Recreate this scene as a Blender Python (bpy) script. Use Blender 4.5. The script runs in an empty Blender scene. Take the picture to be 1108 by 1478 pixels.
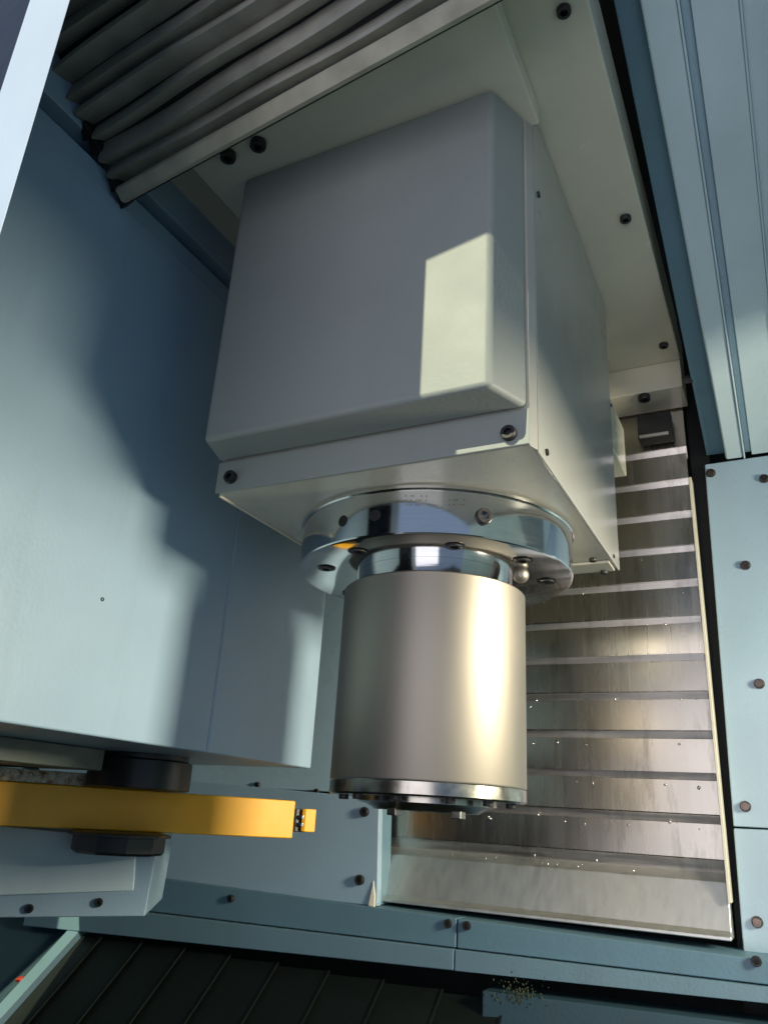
import bpy, bmesh, math, random
from mathutils import Matrix, Vector
rnd = random.Random(7)
S = bpy.context.scene
C = S.collection
PI = math.pi

# ------------------------------------------------------------------ camera
RM = ((0.893, 0.446, 0.057), (-0.116, 0.351, -0.929), (-0.434, 0.823, 0.365))   # right, down, forward
r, d_, f_ = (Vector(v).normalized() for v in RM)
f_ = r.cross(d_).normalized(); d_ = f_.cross(r).normalized()
FOC = 1119.0
cam_d = bpy.data.cameras.new('camera'); cam = bpy.data.objects.new('camera', cam_d); C.objects.link(cam)
cam.matrix_world = Matrix(((r.x, -d_.x, -f_.x, 0), (r.y, -d_.y, -f_.y, 0), (r.z, -d_.z, -f_.z, 0), (0, 0, 0, 1)))
cam_d.sensor_fit = 'VERTICAL'; cam_d.sensor_height = 36.0; cam_d.lens = 36.0 * FOC / 1478.0
cam_d.clip_start = 0.01; cam_d.clip_end = 50
S.camera = cam

# ------------------------------------------------------------------ world and lamps
W = bpy.data.worlds.new('World'); S.world = W; W.use_nodes = True
bg = W.node_tree.nodes['Background']
bg.inputs['Color'].default_value = (0.40, 0.55, 0.82, 1); bg.inputs['Strength'].default_value = 0.52

def lamp(name, kind, loc, target, power, color, **kw):
    l = bpy.data.lights.new(name, kind); l.energy = power; l.color = color
    for k, v in kw.items(): setattr(l, k, v)
    o = bpy.data.objects.new(name, l); C.objects.link(o); o.location = loc
    o.rotation_euler = (Vector(target) - Vector(loc)).to_track_quat('-Z', 'Y').to_euler()
    return o
# low sun falling in through the shop door, from behind and a little left
sd = Vector((-0.272, -0.785, 0.552))
lamp('low_sun', 'SPOT', Vector((-0.19, .46, .35)) + sd * 9, (-0.19, .46, .35), 4300, (1.0, .97, .66), spot_size=math.radians(24), spot_blend=.2, shadow_soft_size=.03)
# bright side window to the right of the spindle
lamp('side_window', 'AREA', (0.60, 0.656, 0.225), (-.5, .65, -.02), 5.6, (1.0, .89, .68), shape='RECTANGLE', size=.17, size_y=.19, spread=math.radians(105))
# open machine door behind the camera
lamp('shop_door_light', 'AREA', (0.20, -1.7, -.20), (.2, .8, -.2), 16, (1.0, .93, .97), shape='RECTANGLE', size=1.5, size_y=1.6)

S.view_settings.view_transform = 'Standard'; S.view_settings.look = 'None'
S.view_settings.exposure = 0; S.view_settings.gamma = 1

# ------------------------------------------------------------------ materials
def nodes(m): m.use_nodes = True; return m.node_tree.nodes, m.node_tree.links
def base(name):
    m = bpy.data.materials.new(name); N, L = nodes(m); return m, N, L, N['Principled BSDF']
def noise(N, L, scale, detail=3, stretch=None, rough=.55, seed=0):
    tc = N.new('ShaderNodeTexCoord'); mp = N.new('ShaderNodeMapping'); L.new(tc.outputs['Object'], mp.inputs['Vector'])
    if stretch: mp.inputs['Scale'].default_value = stretch
    mp.inputs['Location'].default_value = (seed * 1.7, seed * .9, seed * 2.3)
    n = N.new('ShaderNodeTexNoise'); n.inputs['Scale'].default_value = scale; n.inputs['Detail'].default_value = detail; n.inputs['Roughness'].default_value = rough
    L.new(mp.outputs['Vector'], n.inputs['Vector']); return n.outputs['Fac']
def ramp(N, L, src, stops):
    r = N.new('ShaderNodeValToRGB'); L.new(src, r.inputs['Fac'])
    while len(r.color_ramp.elements) < len(stops): r.color_ramp.elements.new(.5)
    for e, (p, c) in zip(r.color_ramp.elements, stops):
        e.position = p; e.color = (c, c, c, 1) if not isinstance(c, tuple) else (*c, 1)
    return r.outputs['Color']
def mix(N, L, fac, a, b, mode='MIX'):
    m = N.new('ShaderNodeMix'); m.data_type = 'RGBA'; m.blend_type = mode
    if isinstance(fac, (int, float)): m.inputs['Factor'].default_value = fac
    else: L.new(fac, m.inputs['Factor'])
    for k, v in (('A', a), ('B', b)):
        s = [i for i in m.inputs if i.name == k and i.type == 'RGBA'][0]
        if isinstance(v, tuple): s.default_value = (*v, 1)
        else: L.new(v, s)
    return [o for o in m.outputs if o.type == 'RGBA'][0]
def bump(N, L, src, b, strength, dist):
    n = N.new('ShaderNodeBump'); n.inputs['Strength'].default_value = strength; n.inputs['Distance'].default_value = dist
    L.new(src, n.inputs['Height']); L.new(n.outputs['Normal'], b.inputs['Normal'])

def paint(name, col, rough=.35, peel=.35, dirt=.25, coat=0.0, dirtcol=(.16, .11, .05), spec=.5, wave=0):
    m, N, L, b = base(name)
    v = noise(N, L, 7, 4)
    c = mix(N, L, ramp(N, L, v, [(.3, 0), (.75, 1)]), tuple(x * .93 for x in col), tuple(min(1, x * 1.05) for x in col))
    sp = ramp(N, L, noise(N, L, 55, 5, seed=3, rough=.7), [(.66, 0), (.78, dirt)])
    c = mix(N, L, sp, c, dirtcol)
    st = ramp(N, L, noise(N, L, 9, 5, stretch=(3, 3, .5), seed=5, rough=.65), [(.55, 0), (.85, dirt * .6)])
    c = mix(N, L, st, c, tuple(x * .6 for x in dirtcol))
    L.new(c, b.inputs['Base Color'])
    rr = ramp(N, L, noise(N, L, 22, 4, seed=8), [(.3, max(.03, rough - .03)), (.8, rough + .05)])
    L.new(rr, b.inputs['Roughness'])
    b.inputs['Specular IOR Level'].default_value = spec
    if coat: b.inputs['Coat Weight'].default_value = coat; b.inputs['Coat Roughness'].default_value = .12
    bump(N, L, noise(N, L, 260, 2, seed=2), b, peel, .0006)
    if wave:                                       # slow unevenness of thin sheet metal
        n1 = [x for x in N if x.type == 'BUMP'][0]; n2 = N.new('ShaderNodeBump'); n2.inputs['Strength'].default_value = 1; n2.inputs['Distance'].default_value = wave
        L.new(noise(N, L, 5, 1, seed=11), n2.inputs['Height']); L.new(n2.outputs['Normal'], n1.inputs['Normal'])
        if coat: L.new(n2.outputs['Normal'], b.inputs['Coat Normal'])
    return m
def metal(name, col, rough, stretch=(1, 1, 1), scale=60, var=.12, stain=.0, aniso=0, bumpk=.05, staincol=(.09, .07, .045), rv=.33):
    m, N, L, b = base(name); b.inputs['Metallic'].default_value = 1
    n1 = noise(N, L, scale, 4, stretch=stretch, seed=1, rough=.6)
    c = mix(N, L, ramp(N, L, n1, [(.3, 0), (.7, 1)]), tuple(x * (1 - var) for x in col), tuple(min(1, x * (1 + var)) for x in col))
    if stain:
        s = ramp(N, L, noise(N, L, 11, 6, stretch=(2.6, 2.6, .55), seed=6, rough=.7), [(.52, 0), (.70, stain)])
        c = mix(N, L, s, c, staincol)
    L.new(c, b.inputs['Base Color'])
    L.new(ramp(N, L, n1, [(.25, max(.02, rough * (1 - rv))), (.8, rough * (1 + rv))]), b.inputs['Roughness'])
    if aniso: b.inputs['Anisotropic'].default_value = aniso
    bump(N, L, n1, b, bumpk, .0008)
    return m
def plain(name, col, rough=.5, metallic=0):
    m, N, L, b = base(name)
    c = mix(N, L, ramp(N, L, noise(N, L, 30, 4), [(.3, 0), (.75, 1)]), tuple(x * .75 for x in col), tuple(min(1, x * 1.2) for x in col))
    L.new(c, b.inputs['Base Color']); b.inputs['Roughness'].default_value = rough; b.inputs['Metallic'].default_value = metallic
    bump(N, L, noise(N, L, 120, 4, seed=4), b, .3, .0006)
    return m

def satin_metal():
    m, N, L, b = base('satin_nickel'); b.inputs['Metallic'].default_value = 1
    v = noise(N, L, 14, 5, stretch=(1, 1, .35), seed=4)
    L.new(mix(N, L, ramp(N, L, v, [(.3, 0), (.75, 1)]), (.30, .275, .235), (.335, .31, .265)), b.inputs['Base Color'])
    L.new(ramp(N, L, v, [(.3, .50), (.8, .56)]), b.inputs['Roughness']); return m

M = dict(
    blue=paint('blue_paint', (.32, .46, .57), .38, dirt=.22, coat=.15),
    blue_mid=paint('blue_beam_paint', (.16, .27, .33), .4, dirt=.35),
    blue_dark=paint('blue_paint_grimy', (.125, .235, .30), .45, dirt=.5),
    pale=paint('pale_blue_paint', (.37, .52, .61), .28, peel=.2, dirt=.15, coat=.3, wave=.006),
    bright=paint('glossy_pale_blue', (.63, .79, .84), .18, peel=.12, dirt=.12, coat=.5, wave=.012),
    deep=paint('darkened_blue_paint', (.035, .08, .105), .5, dirt=.5),  # darker copy of the beam blue; the lower bracket's shade is put into it
    post=paint('lavender_blue_paint', (.44, .52, .68), .35, peel=.1, dirt=.1),
    grey=paint('grey_cover_paint', (.30, .325, .305), .55, peel=.35, dirt=.10),
    cream=paint('cream_paint', (.76, .72, .57), .24, peel=.10, dirt=.10, coat=.3),
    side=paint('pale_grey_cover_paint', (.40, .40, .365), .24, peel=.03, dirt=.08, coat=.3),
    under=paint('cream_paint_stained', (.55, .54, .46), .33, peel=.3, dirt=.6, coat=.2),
    yellow=paint('yellow_paint', (.95, .47, .014), .42, peel=.12, dirt=.10),
    grime=plain('grimy_green_steel', (.12, .15, .13), .5),
    black=plain('black_oxide', (.018, .018, .018), .4),
    rubber=plain('black_rubber', (.008, .009, .009), .7),
    screw=metal('black_screw_steel', (.10, .09, .08), .35),
    bolt=metal('stainless_bolt', (.15, .115, .095), .25),
    polish=metal('polished_steel', (.64, .65, .65), .10, stretch=(1, 1, 14), scale=40, var=.05, bumpk=.03),
    collar=metal('ground_steel', (.68, .67, .64), .14, stretch=(1, 1, 6), scale=40, var=.06),
    satin=satin_metal(),
    nose=metal('oily_steel', (.40, .38, .33), .25, scale=50, var=.25, stain=.5),
    stainless=metal('stainless_cover', (.47, .435, .375), .27, stretch=(14, 14, .6), scale=7, var=.03, stain=.55, bumpk=.008, rv=.10),
    lip=metal('stainless_lip', (.70, .66, .61), .40, stretch=(.5, .5, 10), scale=14, var=.10, stain=.35),
    apron=metal('brushed_apron', (.78, .77, .72), .48, stretch=(14, 14, .6), scale=9, var=.03, stain=.2, bumpk=.01, rv=.1),
    cloth=plain('taupe_bellows_cloth', (.37, .355, .30), .55),
    glass=plain('tinted_door_glass', (.010, .012, .022), .12),
    hem=plain('ivory_bellows_hem', (.52, .48, .37), .5),
    chute=plain('oily_dark_steel', (.006, .010, .0085), .5),
    chip=metal('bright_chip', (.9, .86, .78), .15),
    residue=plain('yellow_green_residue', (.055, .07, .03), .7),
    red=plain('red_plastic', (.5, .04, .02), .5),
    trim=paint('ivory_trim_paint', (.75, .72, .58), .3, dirt=.3),
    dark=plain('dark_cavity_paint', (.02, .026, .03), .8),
    ember=metal('brass_orange', (.75, .40, .10), .3),
)
# speckled chip-caked edge
m, N, L, b = base('chip_caked_edge')
v = noise(N, L, 130, 5, rough=.75)
L.new(ramp(N, L, v, [(.36, (.25, .10, .03)), (.47, (.55, .45, .33)), (.60, (.80, .74, .62))]), b.inputs['Base Color']); b.inputs['Roughness'].default_value = .6
bump(N, L, v, b, .9, .003); M['caked'] = m

# ------------------------------------------------------------------ builders
def tag(o, label=None, cat=None, group=None, kind=None):
    if label: o['label'] = label
    if cat: o['category'] = cat
    if group: o['group'] = group
    if kind: o['kind'] = kind
    return o
def thing(name, loc, label, cat, group=None):
    o = bpy.data.objects.new(name, None); C.objects.link(o); o.location = loc; o.empty_display_size = .02
    return tag(o, label, cat, group)
def bm_prism(bm, poly, z0, z1):
    lo = [bm.verts.new((x, y, z0)) for x, y in poly]; hi = [bm.verts.new((x, y, z1)) for x, y in poly]
    n = len(poly); bm.faces.new(lo[::-1]); bm.faces.new(hi)
    for i in range(n): bm.faces.new((lo[i], lo[(i + 1) % n], hi[(i + 1) % n], hi[i]))
def bm_box(bm, x0, x1, y0, y1, z0, z1): bm_prism(bm, [(x0, y0), (x1, y0), (x1, y1), (x0, y1)], z0, z1)
def bm_slab(bm, pts, off):                       # planar polygon thickened by an offset vector
    a = [bm.verts.new(p) for p in pts]; o = Vector(off); c = [bm.verts.new(Vector(p) + o) for p in pts]
    n = len(pts); bm.faces.new(a); bm.faces.new(c[::-1])
    for i in range(n): bm.faces.new((a[(i + 1) % n], a[i], c[i], c[(i + 1) % n]))
def bm_extrude_x(bm, prof, x0, x1, dy=0.0, dz=0.0):  # closed profile in (y,z) swept along x
    a = [bm.verts.new((x0, y, z)) for y, z in prof]; c = [bm.verts.new((x1, y + dy, z + dz)) for y, z in prof]
    n = len(prof); bm.faces.new(a); bm.faces.new(c[::-1])
    for i in range(n): bm.faces.new((a[(i + 1) % n], a[i], c[i], c[(i + 1) % n]))
def bm_lathe(bm, prof, cx, cy, seg=96, close=True):
    rings = []
    for rr, z in prof: rings.append([bm.verts.new((cx + rr * math.cos(2 * PI * k / seg), cy + rr * math.sin(2 * PI * k / seg), z)) for k in range(seg)])
    for a, c in zip(rings, rings[1:]):
        for k in range(seg): bm.faces.new((a[k], a[(k + 1) % seg], c[(k + 1) % seg], c[k]))
    if close: bm.faces.new(rings[0][::-1]); bm.faces.new(rings[-1])
def obj(name, bm, mat, parent=None, bevel=0.0, seg=2, smooth=None):
    bmesh.ops.recalc_face_normals(bm, faces=bm.faces)
    me = bpy.data.meshes.new(name); bm.to_mesh(me); bm.free()
    me.materials.append(M[mat] if isinstance(mat, str) else mat)
    o = bpy.data.objects.new(name, me); C.objects.link(o)
    if parent:
        o.parent = parent
        root = parent; off = Vector((0, 0, 0))
        while root: off += root.location; root = root.parent
        o.matrix_parent_inverse = Matrix.Identity(4); me.transform(Matrix.Translation(-off))
    if bevel:
        md = o.modifiers.new('bevel', 'BEVEL'); md.width = bevel; md.segments = seg; md.limit_method = 'ANGLE'; md.angle_limit = math.radians(20); md.harden_normals = True
        smooth = 40 if smooth is None else smooth
    if smooth:
        for p in me.polygons: p.use_smooth = True
        me.set_sharp_from_angle(angle=math.radians(smooth))
    return o
def box(name, x0, x1, y0, y1, z0, z1, mat, parent=None, bevel=.0012, seg=2):
    bm = bmesh.new(); bm_box(bm, x0, x1, y0, y1, z0, z1); return obj(name, bm, mat, parent, bevel, seg)
def prism(name, poly, z0, z1, mat, parent=None, bevel=.0012, seg=2):
    bm = bmesh.new(); bm_prism(bm, poly, z0, z1); return obj(name, bm, mat, parent, bevel, seg)
def lathe(name, prof, cx, cy, mat, parent=None, seg=96, smooth=30):
    bm = bmesh.new(); bm_lathe(bm, prof, cx, cy, seg); return obj(name, bm, mat, parent, 0, 2, smooth)

def at(px, py, ax, val):                          # pixel of the photograph -> point on an axis plane (m)
    v = r * (px - 554) + d_ * (py - 739) + f_ * FOC
    return v * (val / v[ax])

# socket-head screws: one mesh shared by all copies; local +z points out of the surface
def screw_mesh(name, rad, h, mat, dome):
    bm = bmesh.new()
    prof = [(rad * .98, 0), (rad, h * .1), (rad, h * .55), (rad * .92, h * .85), (rad * .78, h)] if dome else [(rad * .98, 0), (rad, h * .1), (rad, h * .86), (rad * .92, h)]
    bm_lathe(bm, prof + [(rad * .52, h), (rad * .50, h * .25)], 0, 0, 18)
    bmesh.ops.recalc_face_normals(bm, faces=bm.faces)
    me = bpy.data.meshes.new(name); bm.to_mesh(me); bm.free(); me.materials.append(M[mat])
    for p in me.polygons: p.use_smooth = True
    me.set_sharp_from_angle(angle=math.radians(35)); return me
SCREW = screw_mesh('cap_screw', 1, .9, 'black', False)
BOLT = screw_mesh('button_bolt', 1, .95, 'bolt', True)
def screw(parent, p, nrm, rad, me=SCREW, name='screw', sink=0):
    o = bpy.data.objects.new(name, me); C.objects.link(o); o.parent = parent
    root = parent; off = Vector((0, 0, 0))
    while root: off += root.location; root = root.parent
    n = Vector(nrm).normalized()
    o.location = Vector(p) - off - n * sink; o.rotation_euler = n.to_track_quat('Z', 'Y').to_euler(); o.scale = (rad, rad, rad)
    return o
FRONT, DOWN, RIGHT = (0, -1, 0), (0, 0, -1), (1, 0, 0)

# ------------------------------------------------------------------ setting: enclosure round the work area
def struct(name, bm, mat, label):
    return tag(obj(name, bm, mat), label, None, None, 'structure')
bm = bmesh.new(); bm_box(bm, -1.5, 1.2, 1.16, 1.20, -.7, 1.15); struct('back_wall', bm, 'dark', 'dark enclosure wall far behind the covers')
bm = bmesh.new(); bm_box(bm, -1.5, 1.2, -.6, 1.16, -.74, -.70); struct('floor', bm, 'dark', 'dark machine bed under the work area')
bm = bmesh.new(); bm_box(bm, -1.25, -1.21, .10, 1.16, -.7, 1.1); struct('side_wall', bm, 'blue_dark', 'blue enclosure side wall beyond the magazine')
bm = bmesh.new(); bm_box(bm, .78, .82, .10, 1.16, -.7, 1.1); struct('side_wall', bm, 'pale', 'pale enclosure side wall right of the work area')
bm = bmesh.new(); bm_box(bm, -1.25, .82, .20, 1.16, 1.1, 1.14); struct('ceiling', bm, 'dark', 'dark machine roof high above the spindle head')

# added unseen sheet right of the head, blocking the side light above its edge
wh = thing('side_light_blocker', (.15, .55, .28), 'pale sheet added right of the work area to block the side light', 'added blocker')
bm = bmesh.new(); bm_slab(bm, [(.15, .25, .290), (.15, .80, .262), (.15, .80, .545), (.15, .25, .765)], (.008, 0, 0)); obj('blocker_sheet', bm, 'pale', wh, .001)
bm = bmesh.new(); bm_slab(bm, [(.15, .25, .290), (.15, .80, .262), (.168, .80, .262), (.168, .25, .290)], (0, 0, -.004)); obj('blocker_hem', bm, 'pale', wh, .001)

# ------------------------------------------------------------------ saddle (cream ceiling plates)
sa = thing('machine_saddle', (-.28, .65, .60), 'cream painted saddle plate overhead that the spindle head hangs from', 'machine saddle')
box('saddle_plate', -.56, -.0735, .36, .966, .595, .66, 'cream', sa, .0015)
box('step_block', -.40, -.0745, .9665, 1.026, .555, .66, 'cream', sa, .0015)
box('front_plate', -.455, -.1345, .362, .503, .574, .5945, 'cream', sa, .0018)
for q in ((813, 14), (902, 314), (957, 497)): screw(sa, at(*q, 2, .595), DOWN, .0058, sink=.001)
for q in ((373, 205), (330, 222)): screw(sa, at(*q, 2, .574), DOWN, .0075)
wb = box('wiper_bracket', -.140, -.096, 1.000, 1.022, .502, .540, 'black', sa, .001)
box('wiper_blade', -.138, -.100, .996, .9995, .503, .507, 'lip', wb, .0006)
screw(sa, (-.125, .975, .555), DOWN, .008, name='stop_pin')

# ------------------------------------------------------------------ spindle head
hd = thing('spindle_head', (-.286, .656, .016), 'grey and cream machine spindle head with flanged steel nose hanging from the ceiling plate', 'spindle head')
prism('front_cover', [(-.4145, .451), (-.1605, .451), (-.1445, .4915), (-.4285, .4915)], .2865, .5735, 'grey', hd, .0045, 4)
core = prism('head_casing', [(-.4265, .4935), (-.1445, .4935), (-.1435, .4955), (-.1435, .798), (-.4265, .798)], .257, .594, 'under', hd, .0015)
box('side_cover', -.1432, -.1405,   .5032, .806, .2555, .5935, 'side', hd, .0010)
box('side_cover', -.4295, -.4268, .4975, .806, .2555, .5935, 'cream', hd, .0010)
box('clamp_strip', -.4285, -.1437, .4905, .4932, .2565, .2862, 'grey', hd, .0010)
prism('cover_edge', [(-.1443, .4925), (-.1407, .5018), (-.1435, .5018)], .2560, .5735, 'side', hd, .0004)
box('rear_plate', -.425, -.1445, .770, .800, .2535, .2567, 'under', hd, .0008)
prism('rear_bracket', [(-.20, .808), (-.1425, .808), (-.1425, .900), (-.20, .900)], .405, .47, 'cream', hd, .0012)
for q in ((335, 690), (735, 627)): screw(hd, at(*q, 1, .4903), FRONT, .0058)
for q in ((776, 281), (788, 653)): screw(hd, at(*q, 0, -.1404), RIGHT, .0028, sink=.001)
for q in ((881, 585), (885, 803)): screw(hd, at(*q, 0, -.1404), RIGHT, .0022, sink=.001)
for q in ((855, 806), (871, 824)): screw(hd, at(*q, 2, .2535), DOWN, .0038)

AX, AY = -.287, .656
lathe('flange_lip', [(.120, .2569), (.1300, .2569), (.1312, .2558), (.1312, .2532), (.1302, .2523), (.120, .2523)], AX, AY, 'collar', hd)
fl = lathe('flange', [(.060, .2522), (.1288, .2522), (.1292, .2516), (.1292, .2150), (.1285, .2139), (.1265, .2130), (.0745, .2128)], AX, AY, 'polish', hd, 128)
lathe('collar', [(.0738, .2127), (.0738, .1985), (.0750, .1962), (.0750, .1950)], AX, AY, 'polish', hd)
cyl = lathe('spindle_cartridge', [(.070, .1975), (.0835, .1972), (.0850, .1958), (.0850, .0290), (.0845, .0278)], AX, AY, 'satin', hd, 128)
lathe('nose_ring', [(.0845, .0276), (.0850, .0268), (.0850, .0175), (.083, .0160), (.05, .0160)], AX, AY, 'nose', hd, 96)
lathe('nose_face', [(.060, .0159), (.0600, .0120), (.052, .0100), (.046, .0070), (.0445, .0060), (.030, .0060), (.024, .020)], AX, AY, 'nose', hd, 72)
for px in (566, 659):
    p = at(px, 1165, 1, AY - .045); box('drive_key', p.x - .0042, p.x + .0042, AY - .047, AY - .036, .0015, .0075, 'nose', hd, .0008)
for a in (-150, -118, -86, -52, -24, 10): screw(hd, (AX + .072 * math.cos(math.radians(a)), AY + .072 * math.sin(math.radians(a)), .0160), DOWN, .0042)
# radial holes, screws and stamped dots on the flange rim
def rim(px, py):
    v = at(px, py, 2, 1.0) if False else (r * (px - 554) + d_ * (py - 739) + f_ * FOC)
    a = v.x ** 2 + v.y ** 2; b_ = -2 * (v.x * AX + v.y * AY); c_ = AX ** 2 + AY ** 2 - .129 ** 2
    t = (-b_ - math.sqrt(b_ * b_ - 4 * a * c_)) / (2 * a); p = v * t
    return p, Vector((p.x - AX, p.y - AY, 0)).normalized()
HOLE = screw_mesh('threaded_hole', 1, .12, 'rubber', False)
for q, rr in (((495, 752), .0050), ((541, 744), .0050)):
    p, n = rim(*q); screw(hd, p, n, rr, me=HOLE, name='oil_port', sink=-.0001)
p, n = rim(697, 746); screw(hd, p, n, .0068, name='port_plug', sink=.002); screw(hd, p - n * .001, n, .0082, me=BOLT, name='plug_seat', sink=.006)
bm = bmesh.new()
for i in range(3):
    for j in range(9):
        if rnd.random() < .30: continue
        for (x0, y0) in ((586, 716), (648, 722)):
            if x0 == 648 and (i == 2 or j > 6): continue
            p, n = rim(x0 + j * 3.6 + rnd.uniform(-.4, .4), y0 + i * 6.5)
            u = Vector((-n.y, n.x, 0)); s = .0007
            q4 = [p + n * .00025 + u * s * a + Vector((0, 0, s * 1.2 * b2)) for a, b2 in ((-1, -1), (1, -1), (1, 1), (-1, 1))]
            bm_slab(bm, q4, n * -.0006)
obj('stamped_mark', bm, 'nose', hd)['kind'] = 'stuff'
for a in (-145, -110, -62, -25, 12, 60, 120, 165):
    p = (AX + .105 * math.cos(math.radians(a + 4)), AY + .105 * math.sin(math.radians(a + 4)), .2127)
    screw(hd, p, DOWN, .0072, name='flange_bolt', sink=.005)
    lathe('bolt_pocket', [(.0088, .21255), (.0090, .2122), (.0074, .2122), (.0074, .21255)], p[0], p[1], 'screw', hd, 24)
# coolant ball nozzles behind the collar
for (x, y, z, s) in ((AX + .0885, AY - .012, .2075, .0075),):
    bm = bmesh.new(); bmesh.ops.create_uvsphere(bm, u_segments=20, v_segments=12, radius=s, matrix=Matrix.Translation((x, y, z)))
    o = obj('coolant_nozzle', bm, 'satin', hd, smooth=60)
    tag(o)

# ------------------------------------------------------------------ column way cover
XL, XR, YB = -.545, -.082, 1.03
wc = thing('column_way_cover', (-.30, YB, -.11), 'stainless telescopic way cover with stacked horizontal plates behind the spindle', 'way cover')
zs = [.553] + [.4865 - .0473 * i for i in range(12)]
for i in range(12):
    zt, zb = zs[i], zs[i + 1] - .006
    if i == 0: zt = .60
    y = YB - rnd.uniform(0, .0008)
    prof = [(y, zt), (y + rnd.uniform(-.0006, .0006), zb + .0165), (y + .0010, zb + .0140), (y + .0062, zb + .0015), (y + .0072, zb), (y + .0095, zb + .0005), (y + .0095, zt)]
    bm = bmesh.new(); bm_extrude_x(bm, prof, XL, XR - .001 * (i % 2)); o = obj('cover_plate', bm, 'stainless', wc, smooth=12)
    bm = bmesh.new(); bm_extrude_x(bm, [(y + .0006, zb + .0150), (y + .0057, zb + .0012), (y + .0050, zb + .0008), (y - .0001, zb + .0146)], XL + .001, XR - .002); obj('plate_lip', bm, 'lip', o)
bm = bmesh.new(); bm_extrude_x(bm, [(YB + .012, -.030), (YB - .006, -.046), (YB - .022, -.094), (YB - .030, -.098), (YB - .030, -.102), (YB + .012, -.102)], XL, XR + .001); obj('bottom_apron', bm, 'apron', wc, .0012)
bm = bmesh.new(); bm_slab(bm, [(XR, YB - .012, .445), (XR + .0035, YB - .012, .445), (XR + .0035, YB - .020, -.066), (XR, YB - .020, -.066)], (0, .026, 0)); obj('edge_trim', bm, 'trim', wc, .0006)

# black strip standing in for the shade in the slot right of the cover
ss = box('slot_shade', -.0805, -.0560, 1.052, 1.075, -.20, .70, 'rubber'); tag(ss, 'black strip added as painted shade deep in the narrow slot beside the way cover', 'shade strip')

# coolant chips sitting on the lips of the cover
bm = bmesh.new()
for k in range(75):
    i = rnd.choice([4, 5, 6, 7, 8, 8, 9, 9, 10, 10, 11, 11, 12, 12, 12]); x = rnd.choice([rnd.uniform(-.36, -.09), rnd.uniform(-.52, -.09)])
    z = zs[min(i, 11)] - .0473 * (i > 11) - rnd.choice([.006, .008, .0]); s = rnd.uniform(.0007, .0019)
    yy = YB - .0012 if i < 12 else YB - .010
    bmesh.ops.create_icosphere(bm, subdivisions=1, radius=s, matrix=Matrix.Translation((x, yy, z)) @ Matrix.Diagonal((rnd.uniform(.6, 1.4), .8, rnd.uniform(.6, 1.5), 1)))
tag(obj('metal_chips', bm, 'chip', smooth=60), 'tiny bright metal chips caught on the steps of the stainless cover', 'chips', None, 'stuff')

# ------------------------------------------------------------------ right-hand front-facing panels
GR = 'bolted blue panels right of the way cover'
def right_panel(z0, z1, x0, x1, label, bolts):
    t = thing('side_panel', ((x0 + .3) / 2, 1.03, z0), label, 'metal panel', GR)
    bm = bmesh.new(); bm_slab(bm, [(x0, 1.028, z0), (.5, 1.028, z0), (.5, 1.028, z1 + .008), (x1, 1.028, z1)], (0, .03, 0)); obj('panel_sheet', bm, 'pale', t, .0014)
    for q in bolts:
        p = at(*q, 1, 1.0279); screw(t, p, FRONT, .0053, me=BOLT, name='bolt')
        bmw = bmesh.new(); bm_lathe(bmw, [(.0061, 0), (.0061, .0010), (.004, .0010)], 0, 0, 20); 
        bmesh.ops.rotate(bmw, verts=bmw.verts, cent=(0, 0, 0), matrix=Matrix.Rotation(PI / 2, 3, 'X')); bmesh.ops.translate(bmw, verts=bmw.verts, vec=p); obj('washer', bmw, 'screw', t, smooth=30)
right_panel(.0125, .465, -.070, -.061, 'tall upper blue panel with six bolts right of the dark slot', ((1025, 683), (1102, 691), (1075, 816), (1095, 987), (1075, 1164)))
right_panel(-.113, .0105, -.0725, -.0702, 'short lower blue panel below the seam at right', ((1092, 1331),))

# ------------------------------------------------------------------ sloping pale roof panel upper right
sl = (.70 - .467) / (.45 - 1.03)
def rp(x, y, off=0): return (x, y, .467 + sl * (y - 1.03) + off)
ro = thing('roof_panel', (.1, .7, .6), 'pale blue folded sheet metal roof panel sloping up toward the upper right', 'roof panel')
NRM = Vector((0, sl, -1)).normalized()        # faces down and forward
def roof_piece(name, xa0, xa1, xb0, xb1, drop, th, mat, y0=.22, y1=1.026, bev=.0012):
    bm = bmesh.new(); o = NRM * drop
    bm_slab(bm, [Vector(rp(xa0, y0)) + o, Vector(rp(xa1, y0)) + o, Vector(rp(xb1, y1)) + o, Vector(rp(xb0, y1)) + o], -NRM * th); return obj(name, bm, mat, ro, bev)
roof_piece('inner_flange', -.0690, -.030, -.0575, -.024, -.010, .004, 'blue_dark')
roof_piece('box_rail', -.048, -.0150, -.0345, -.0130, .004, .018, 'bright', bev=.003)
roof_piece('rail_bead', -.0150, -.0128, -.0130, -.0108, .0055, .02, 'bright', bev=.0008)
roof_piece('groove_strip', -.0128, -.0040, -.0108, -.0030, -.006, .004, 'pale')
roof_piece('roof_sheet', -.0040, .0330, -.0030, .0345, .000, .004, 'bright')
roof_piece('fold_bead', .0330, .0350, .0345, .0365, .003, .006, 'bright', bev=.0008)
roof_piece('roof_sheet', .0350, .60, .0365, .60, -.004, .004, 'bright')
bm = bmesh.new(); bm_slab(bm, [rp(-.0700, .905, .012), rp(-.058, .905, .012), rp(-.0575, .909, .0085), rp(-.0700, .909, .0085)], (0, 0, .004)); obj('sheet_joint', bm, 'rubber', ro)

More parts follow.
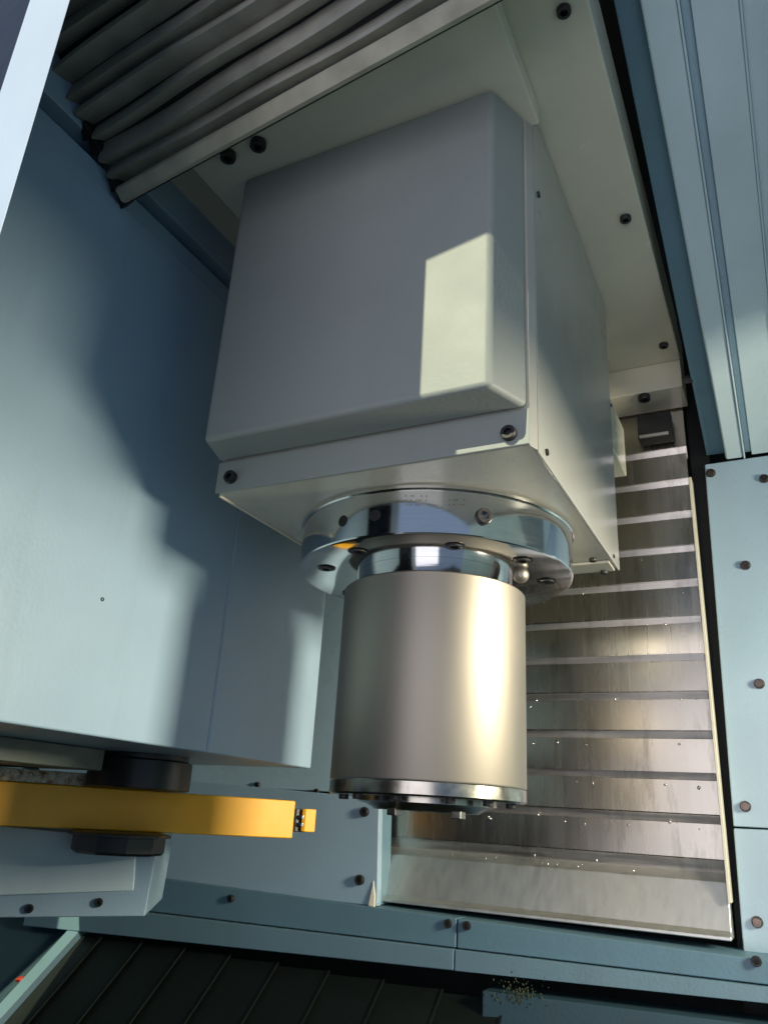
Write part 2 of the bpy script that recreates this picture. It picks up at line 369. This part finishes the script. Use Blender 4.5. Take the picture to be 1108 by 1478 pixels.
# ------------------------------------------------------------------ magazine cover (big blue box on the left)
mg = thing('magazine_cover', (-.65, .55, .047), 'large blue tool magazine housing filling the left side of the work area', 'magazine housing')
box('housing_panel', -1.05, -.5, .22, .6155, .047, .517, 'blue', mg, .002, 3)
box('housing_panel', -1.05, -.5, .6161, .806, .047, .517, 'blue', mg, .002, 3)
box('ledge_rail', -1.05, -.5040, .20, .90, .5195, .541, 'blue', mg, .002)
box('rail_groove', -1.05, -.5180, .20, .90, .5412, .5565, 'blue_dark', mg, .0008)
box('upper_panel', -1.05, -.5020, .20, .93, .557, .70, 'blue', mg, .002)
screw(mg, at(148, 865, 0, -.4999), RIGHT, .0018, name='plug', sink=.001)
box('underside_channel', -.80, -.615, .40, .60, .0265, .0465, 'grime', mg, .001)

# door post at upper left
dp = thing('door_post', (-.30, .17, -.7), 'pale blue vertical door post crossing the upper left corner', 'door post')
prism('post_face', [(-.3530, .1790), (-.3080, .1760), (-.3200, .1830), (-.3650, .1860)], -.7, 1.05, 'post', dp, .0008)
box('door_sheet', -.95, -.3545, .1830, .1860, -.7, 1.05, 'glass', dp, .0008)

# ------------------------------------------------------------------ roof bellows
bl = thing('roof_bellows', (-.31, .37, .53), 'taupe pleated bellows cover slanting across the top left above the head', 'bellows')
A0, A1 = Vector((-.493, .383, .513)), Vector((-.055, .3505, .5375))
e = (A1 - A0)
up = Vector((0, -.8, .6)); up = (up - e.normalized() * up.dot(e.normalized())).normalized(); nn = e.cross(up).normalized()
if nn.z > 0: nn = -nn                                     # points down toward the camera
s = 0.0; spans = [.0150, .018, .021, .014, .020, .017, .021, .019, .020, .018]
for k, w in enumerate(spans):
    dep = .016 + rnd.uniform(-.002, .003); sh = rnd.uniform(-.004, .004) - .0035 * k * 0
    if k == 0: prof = [(0, 0), (w * .15, .004), (w * .85, .004), (w, 0), (w, -.006), (0, -.006)]
    else: tl = rnd.uniform(.30, .62); prof = [(0, -dep), (w * tl * .55, -dep * .35), (w * tl, .0015), (w * (tl + .16), -.0012), (w * .97, -dep), (w * .9, -dep - .002), (w * (tl + .05), -.0045), (w * .08, -dep - .002)]
    bm = bmesh.new(); a = []; c = []; rows = []
    n = 14
    for j in range(n + 1):
        t = j / n; row = []
        wob = .0014 * math.sin(t * 5 + k * 1.9) + .0007 * math.sin(t * 17 + k)
        for (x, h) in prof:
            row.append(bm.verts.new(A0 + e * t + Vector((0, 0, 0)) + e.normalized() * (sh if j == 0 else 0) + up * (s + x + wob * (k > 0)) + nn * (h + wob * .6)))
        rows.append(row)
    m_ = len(prof)
    for ra, rb in zip(rows, rows[1:]):
        for i in range(m_): bm.faces.new((ra[i], ra[(i + 1) % m_], rb[(i + 1) % m_], rb[i]))
    bm.faces.new(rows[0]); bm.faces.new(rows[-1][::-1])
    obj('pleat', bm, 'cloth' if k else 'hem', bl, smooth=22)
    s += w
bm = bmesh.new(); bm_slab(bm, [A0 - e * .01 + nn * -.016, A1 + nn * -.016, A1 + up * s + nn * -.016, A0 - e * .01 + up * s + nn * -.016], -nn * .004); obj('backing_sheet', bm, 'rubber', bl)
for k, q in enumerate((.004, .020, .052, .066)):
    bm = bmesh.new(); c0 = A0 + up * q - e.normalized() * (.007) + nn * -.004
    bm_slab(bm, [c0 - up * .007 + nn * .004, c0 + e.normalized() * .010 - up * .005, c0 + e.normalized() * .008 + up * .008, c0 + up * .006 - nn * .003], -nn * .010); obj('end_clip', bm, 'black', bl, .001)

# unseen header added and skewed so its edge cuts the sun above the head
hb = thing('sun_cut_header', (-.3, .08, .67), 'unseen blue header bar added overhead to cut the sun', 'added header')
prism('header_bar', [(-.56, .02), (.45, .2826), (.45, .242), (-.56, -.02)], .702, .74, 'blue', hb, .001)
prism('header_panel', [(-.56, .019), (.45, .2816), (.45, .262), (-.56, .0)], .741, 1.10, 'blue', hb, .001)

# ------------------------------------------------------------------ tool change arm
ta = thing('tool_change_arm', (-.55, .582, -.03), 'yellow tool change arm on a black hub under the magazine housing', 'tool changer')
F = [(-.752, .47), (-.708, .546), (-.635, .670), (-.528, .824)]
Bk = [(-.575, .850), (-.66, .745), (-.74, .64), (-.86, .53)]
prism('arm', F + Bk, -.0295, .0115, 'yellow', ta, .0015, 2).data.set_sharp_from_angle(angle=math.radians(2))
prism('caked_edge', [(-.750, .480), (-.709, .552), (-.638, .668), (-.66, .69), (-.80, .56)], .0118, .0245, 'caked', ta, .0012)
HX, HY = -.55 * 1.03, .583 * 1.03
HX, HY = -.588, .640
lathe('upper_hub', [(.050, .0118), (.0535, .013), (.0535, .040), (.049, .042), (.049, .0465)], HX - .035, HY + .022, 'black', ta, 48)
hub = lathe('lower_hub', [(.046, -.0298), (.051, -.0310), (.051, -.0335), (.046, -.0340), (.046, -.0475), (.043, -.0500), (.02, -.0500)], HX - .035, HY + .008, 'black', ta, 10, 20)
gx, gy = -.520, .833
prism('gripper_block', [(-.538, .822), (-.527, .8255), (-.519, .838), (-.531, .842)], -.022, .003, 'black', ta, .0010)
prism('gripper_finger', [(-.5205, .8278), (-.5160, .8290), (-.509, .8410), (-.5125, .8420)], -.0215, .0035, 'yellow', ta, .0010)
for z in (-.006, -.014): prism('gripper_pin', [(-.5265, .8245), (-.519, .8270), (-.514, .834), (-.522, .836)], z - .002, z + .002, 'collar', ta, .0005)
screw(ta, (-.560, .7775, -.012), (.84, -.54, 0), .004) if False else None

# ------------------------------------------------------------------ guard box below the arm
gd = thing('lower_guard', (-.68, .65, -.10), 'pale guard box with a flanged end below the yellow arm at left', 'guard box')
bm = bmesh.new()
ga, gb = Vector((-.80, .547, 0)), Vector((-.622, .672, 0)); back = Vector((-.10, .14, 0))
def lerp(a, c, t): return a + (c - a) * t
pts = [ga + Vector((0, 0, -.102)), gb + Vector((.001, .006, -.0855)), gb + Vector((0, 0, -.036)), ga + Vector((0, 0, -.028))]
bm_slab(bm, pts, back); obj('guard_front', bm, 'bright', gd, .0015)
bm = bmesh.new(); ga2, gb2 = ga + Vector((-.004, .006, 0)), gb + Vector((.0125, .0155, 0))
bm_slab(bm, [ga2 + Vector((0, 0, -.120)), gb2 + Vector((0, 0, -.1085)), gb2 + Vector((.002, .002, -.0300)), ga2 + Vector((0, 0, -.028))], back * .95); o = obj('guard_flange', bm, 'blue', gd, .0015)
nf = Vector(((gb2 - ga2).y, -(gb2 - ga2).x, 0)).normalized()
for t, z in ((.80, -.0975), (.52, -.1060)): screw(gd, lerp(ga2, gb2, t) + Vector((0, 0, z)), nf, .0042)

# ------------------------------------------------------------------ back panels left of the way cover
bp = thing('back_panel', (-.7, .98, -.10), 'blue lower back panel with two screws left of the way cover', 'metal panel')
bm = bmesh.new(); bm_slab(bm, [(-1.15, .98, -.112), (-.4925, .98, -.106), (-.4980, .98, .0225), (-1.15, .98, .046)], (0, .012, 0)); obj('panel_sheet', bm, 'blue', bp, .0015)
bm = bmesh.new(); bm_slab(bm, [(-.4955, .9925, -.105), (-.4945, 1.02, -.105), (-.4985, 1.02, .022), (-.4995, .9925, .022)], (-.003, 0, 0)); obj('panel_return', bm, 'blue_dark', bp)
bm = bmesh.new(); bm_slab(bm, [(-.5035, .976, -.106), (-.4945, .9765, -.107), (-.4955, .9775, -.094), (-.4995, .979, -.076)], (0, .003, 0)); obj('bent_corner', bm, 'trim', bp, .0008)  # ivory instead of the panel's blue: sunlit brightness put into the colour
for q in ((527, 1172), (520, 1270)): screw(bp, at(*q, 1, .9799), FRONT, .0062)
ub = thing('upper_back_panel', (-.6, 1.0, .03), 'bright pale upright back panel between the magazine housing and spindle', 'metal panel')
box('panel_sheet', -1.15, -.4985, .985, 1.0, .028, .70, 'pale', ub, .0015)
for q in ((457, 1143), (500, 1141), (372, 1133)): screw(ub, at(*q, 1, .9849), FRONT, .0042)

# ------------------------------------------------------------------ beam across the bottom
be = thing('base_beam', (-.3, .98, -.15), 'long blue base beam running under the way cover', 'base beam')
def beam_piece(name, xa, za0, za1, xb, zb0, zb1, y0, th, mat, bev=.0015):
    bm = bmesh.new(); bm_slab(bm, [(xa, y0, za0), (xb, y0, zb0), (xb, y0, zb1), (xa, y0, za1)], (0, th, 0)); return obj(name, bm, mat, be, bev)
def lz(x, zl, zr): return zl + (zr - zl) * (x + .96) / .90
XJ = at(661, 1365, 1, .98).x
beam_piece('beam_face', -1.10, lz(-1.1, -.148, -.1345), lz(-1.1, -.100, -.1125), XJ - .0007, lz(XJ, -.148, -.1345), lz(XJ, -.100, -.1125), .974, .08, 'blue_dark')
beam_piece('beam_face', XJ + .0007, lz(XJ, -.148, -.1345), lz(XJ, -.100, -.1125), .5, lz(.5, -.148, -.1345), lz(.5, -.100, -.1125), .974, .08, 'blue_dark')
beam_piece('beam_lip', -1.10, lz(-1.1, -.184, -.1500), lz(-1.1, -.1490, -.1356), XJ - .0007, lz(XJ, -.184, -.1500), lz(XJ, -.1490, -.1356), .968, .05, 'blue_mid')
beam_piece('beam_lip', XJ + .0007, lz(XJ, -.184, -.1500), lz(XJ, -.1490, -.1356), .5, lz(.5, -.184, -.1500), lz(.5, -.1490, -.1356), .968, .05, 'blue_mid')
for q in ((647, 1333), (674, 1336), (334, 1297), (1091, 1387)): screw(be, at(*q, 1, .9739), FRONT, .0050)

# ------------------------------------------------------------------ sloping chip chute with overlapping plates
ch = thing('chip_chute', (-.7, .75, -.4), 'dark oily ribbed chute of overlapping plates sloping down below the beam', 'chip chute')
t40 = math.tan(math.radians(40)); cn = Vector((0, -math.sin(math.radians(40)), math.cos(math.radians(40))))
def cp(x, y, o=0): return Vector((x, y, -.190 + t40 * (y - .98))) + cn * o
xs = [-.9815, -.9430] + [-.8665 + .0772 * k for k in range(12)]
for k in range(len(xs) - 1):
    bm = bmesh.new(); bm_slab(bm, [cp(xs[k] - .002, .62, -.001), cp(xs[k + 1] + .004, .62, .0045), cp(xs[k + 1] + .004, .982, .0045), cp(xs[k] - .002, .982, -.001)], -cn * .0012)
    obj('chute_plate', bm, 'chute', ch)
    bm = bmesh.new(); bm_slab(bm, [cp(xs[k + 1] + .002, .62, .0060), cp(xs[k + 1] + .0045, .62, .0060), cp(xs[k + 1] + .0045, .982, .0060), cp(xs[k + 1] + .002, .982, .0060)], -cn * .0014); obj('plate_edge', bm, 'chute', ch)
ce = thing('chute_border', (-1.0, .9, -.25), 'blue steel border strip along the left edge of the chute', 'edge strip')
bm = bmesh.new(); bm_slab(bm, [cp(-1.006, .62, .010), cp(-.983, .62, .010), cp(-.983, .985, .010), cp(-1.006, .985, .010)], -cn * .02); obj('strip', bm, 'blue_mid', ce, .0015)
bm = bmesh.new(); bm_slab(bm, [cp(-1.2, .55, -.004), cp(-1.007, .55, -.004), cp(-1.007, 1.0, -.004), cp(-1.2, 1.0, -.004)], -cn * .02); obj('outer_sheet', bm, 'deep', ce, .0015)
bm = bmesh.new(); bmesh.ops.create_icosphere(bm, subdivisions=2, radius=.007, matrix=Matrix.Translation(cp(-1.016, .913, .002)) @ Matrix.Diagonal((1.3, .8, .6, 1)))
for v in bm.verts: v.co += Vector((rnd.uniform(-.0015, .0015),) * 3)
tag(obj('plastic_scrap', bm, 'red'), 'small red plastic scrap lying left of the chute border', 'scrap')
lb = thing('lower_bracket', (-.25, .98, -.19), 'blue bracket coloured dark for the shade below the right end of the base beam', 'bracket')
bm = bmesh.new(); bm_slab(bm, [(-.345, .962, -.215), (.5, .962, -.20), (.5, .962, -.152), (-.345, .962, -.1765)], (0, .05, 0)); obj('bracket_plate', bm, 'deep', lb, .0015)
bm = bmesh.new()
for k in range(130):
    p = at(745 + rnd.gauss(0, 18), 1434 + rnd.gauss(0, 9), 1, .9615); sz = rnd.uniform(.0005, .0014)
    bmesh.ops.create_icosphere(bm, subdivisions=1, radius=sz, matrix=Matrix.Translation(p) @ Matrix.Diagonal((1, .5, rnd.uniform(.6, 1.6), 1)))
tag(obj('coolant_residue', bm, 'residue', smooth=60), 'yellow green coolant residue clinging below the base beam', 'residue', None, 'stuff')
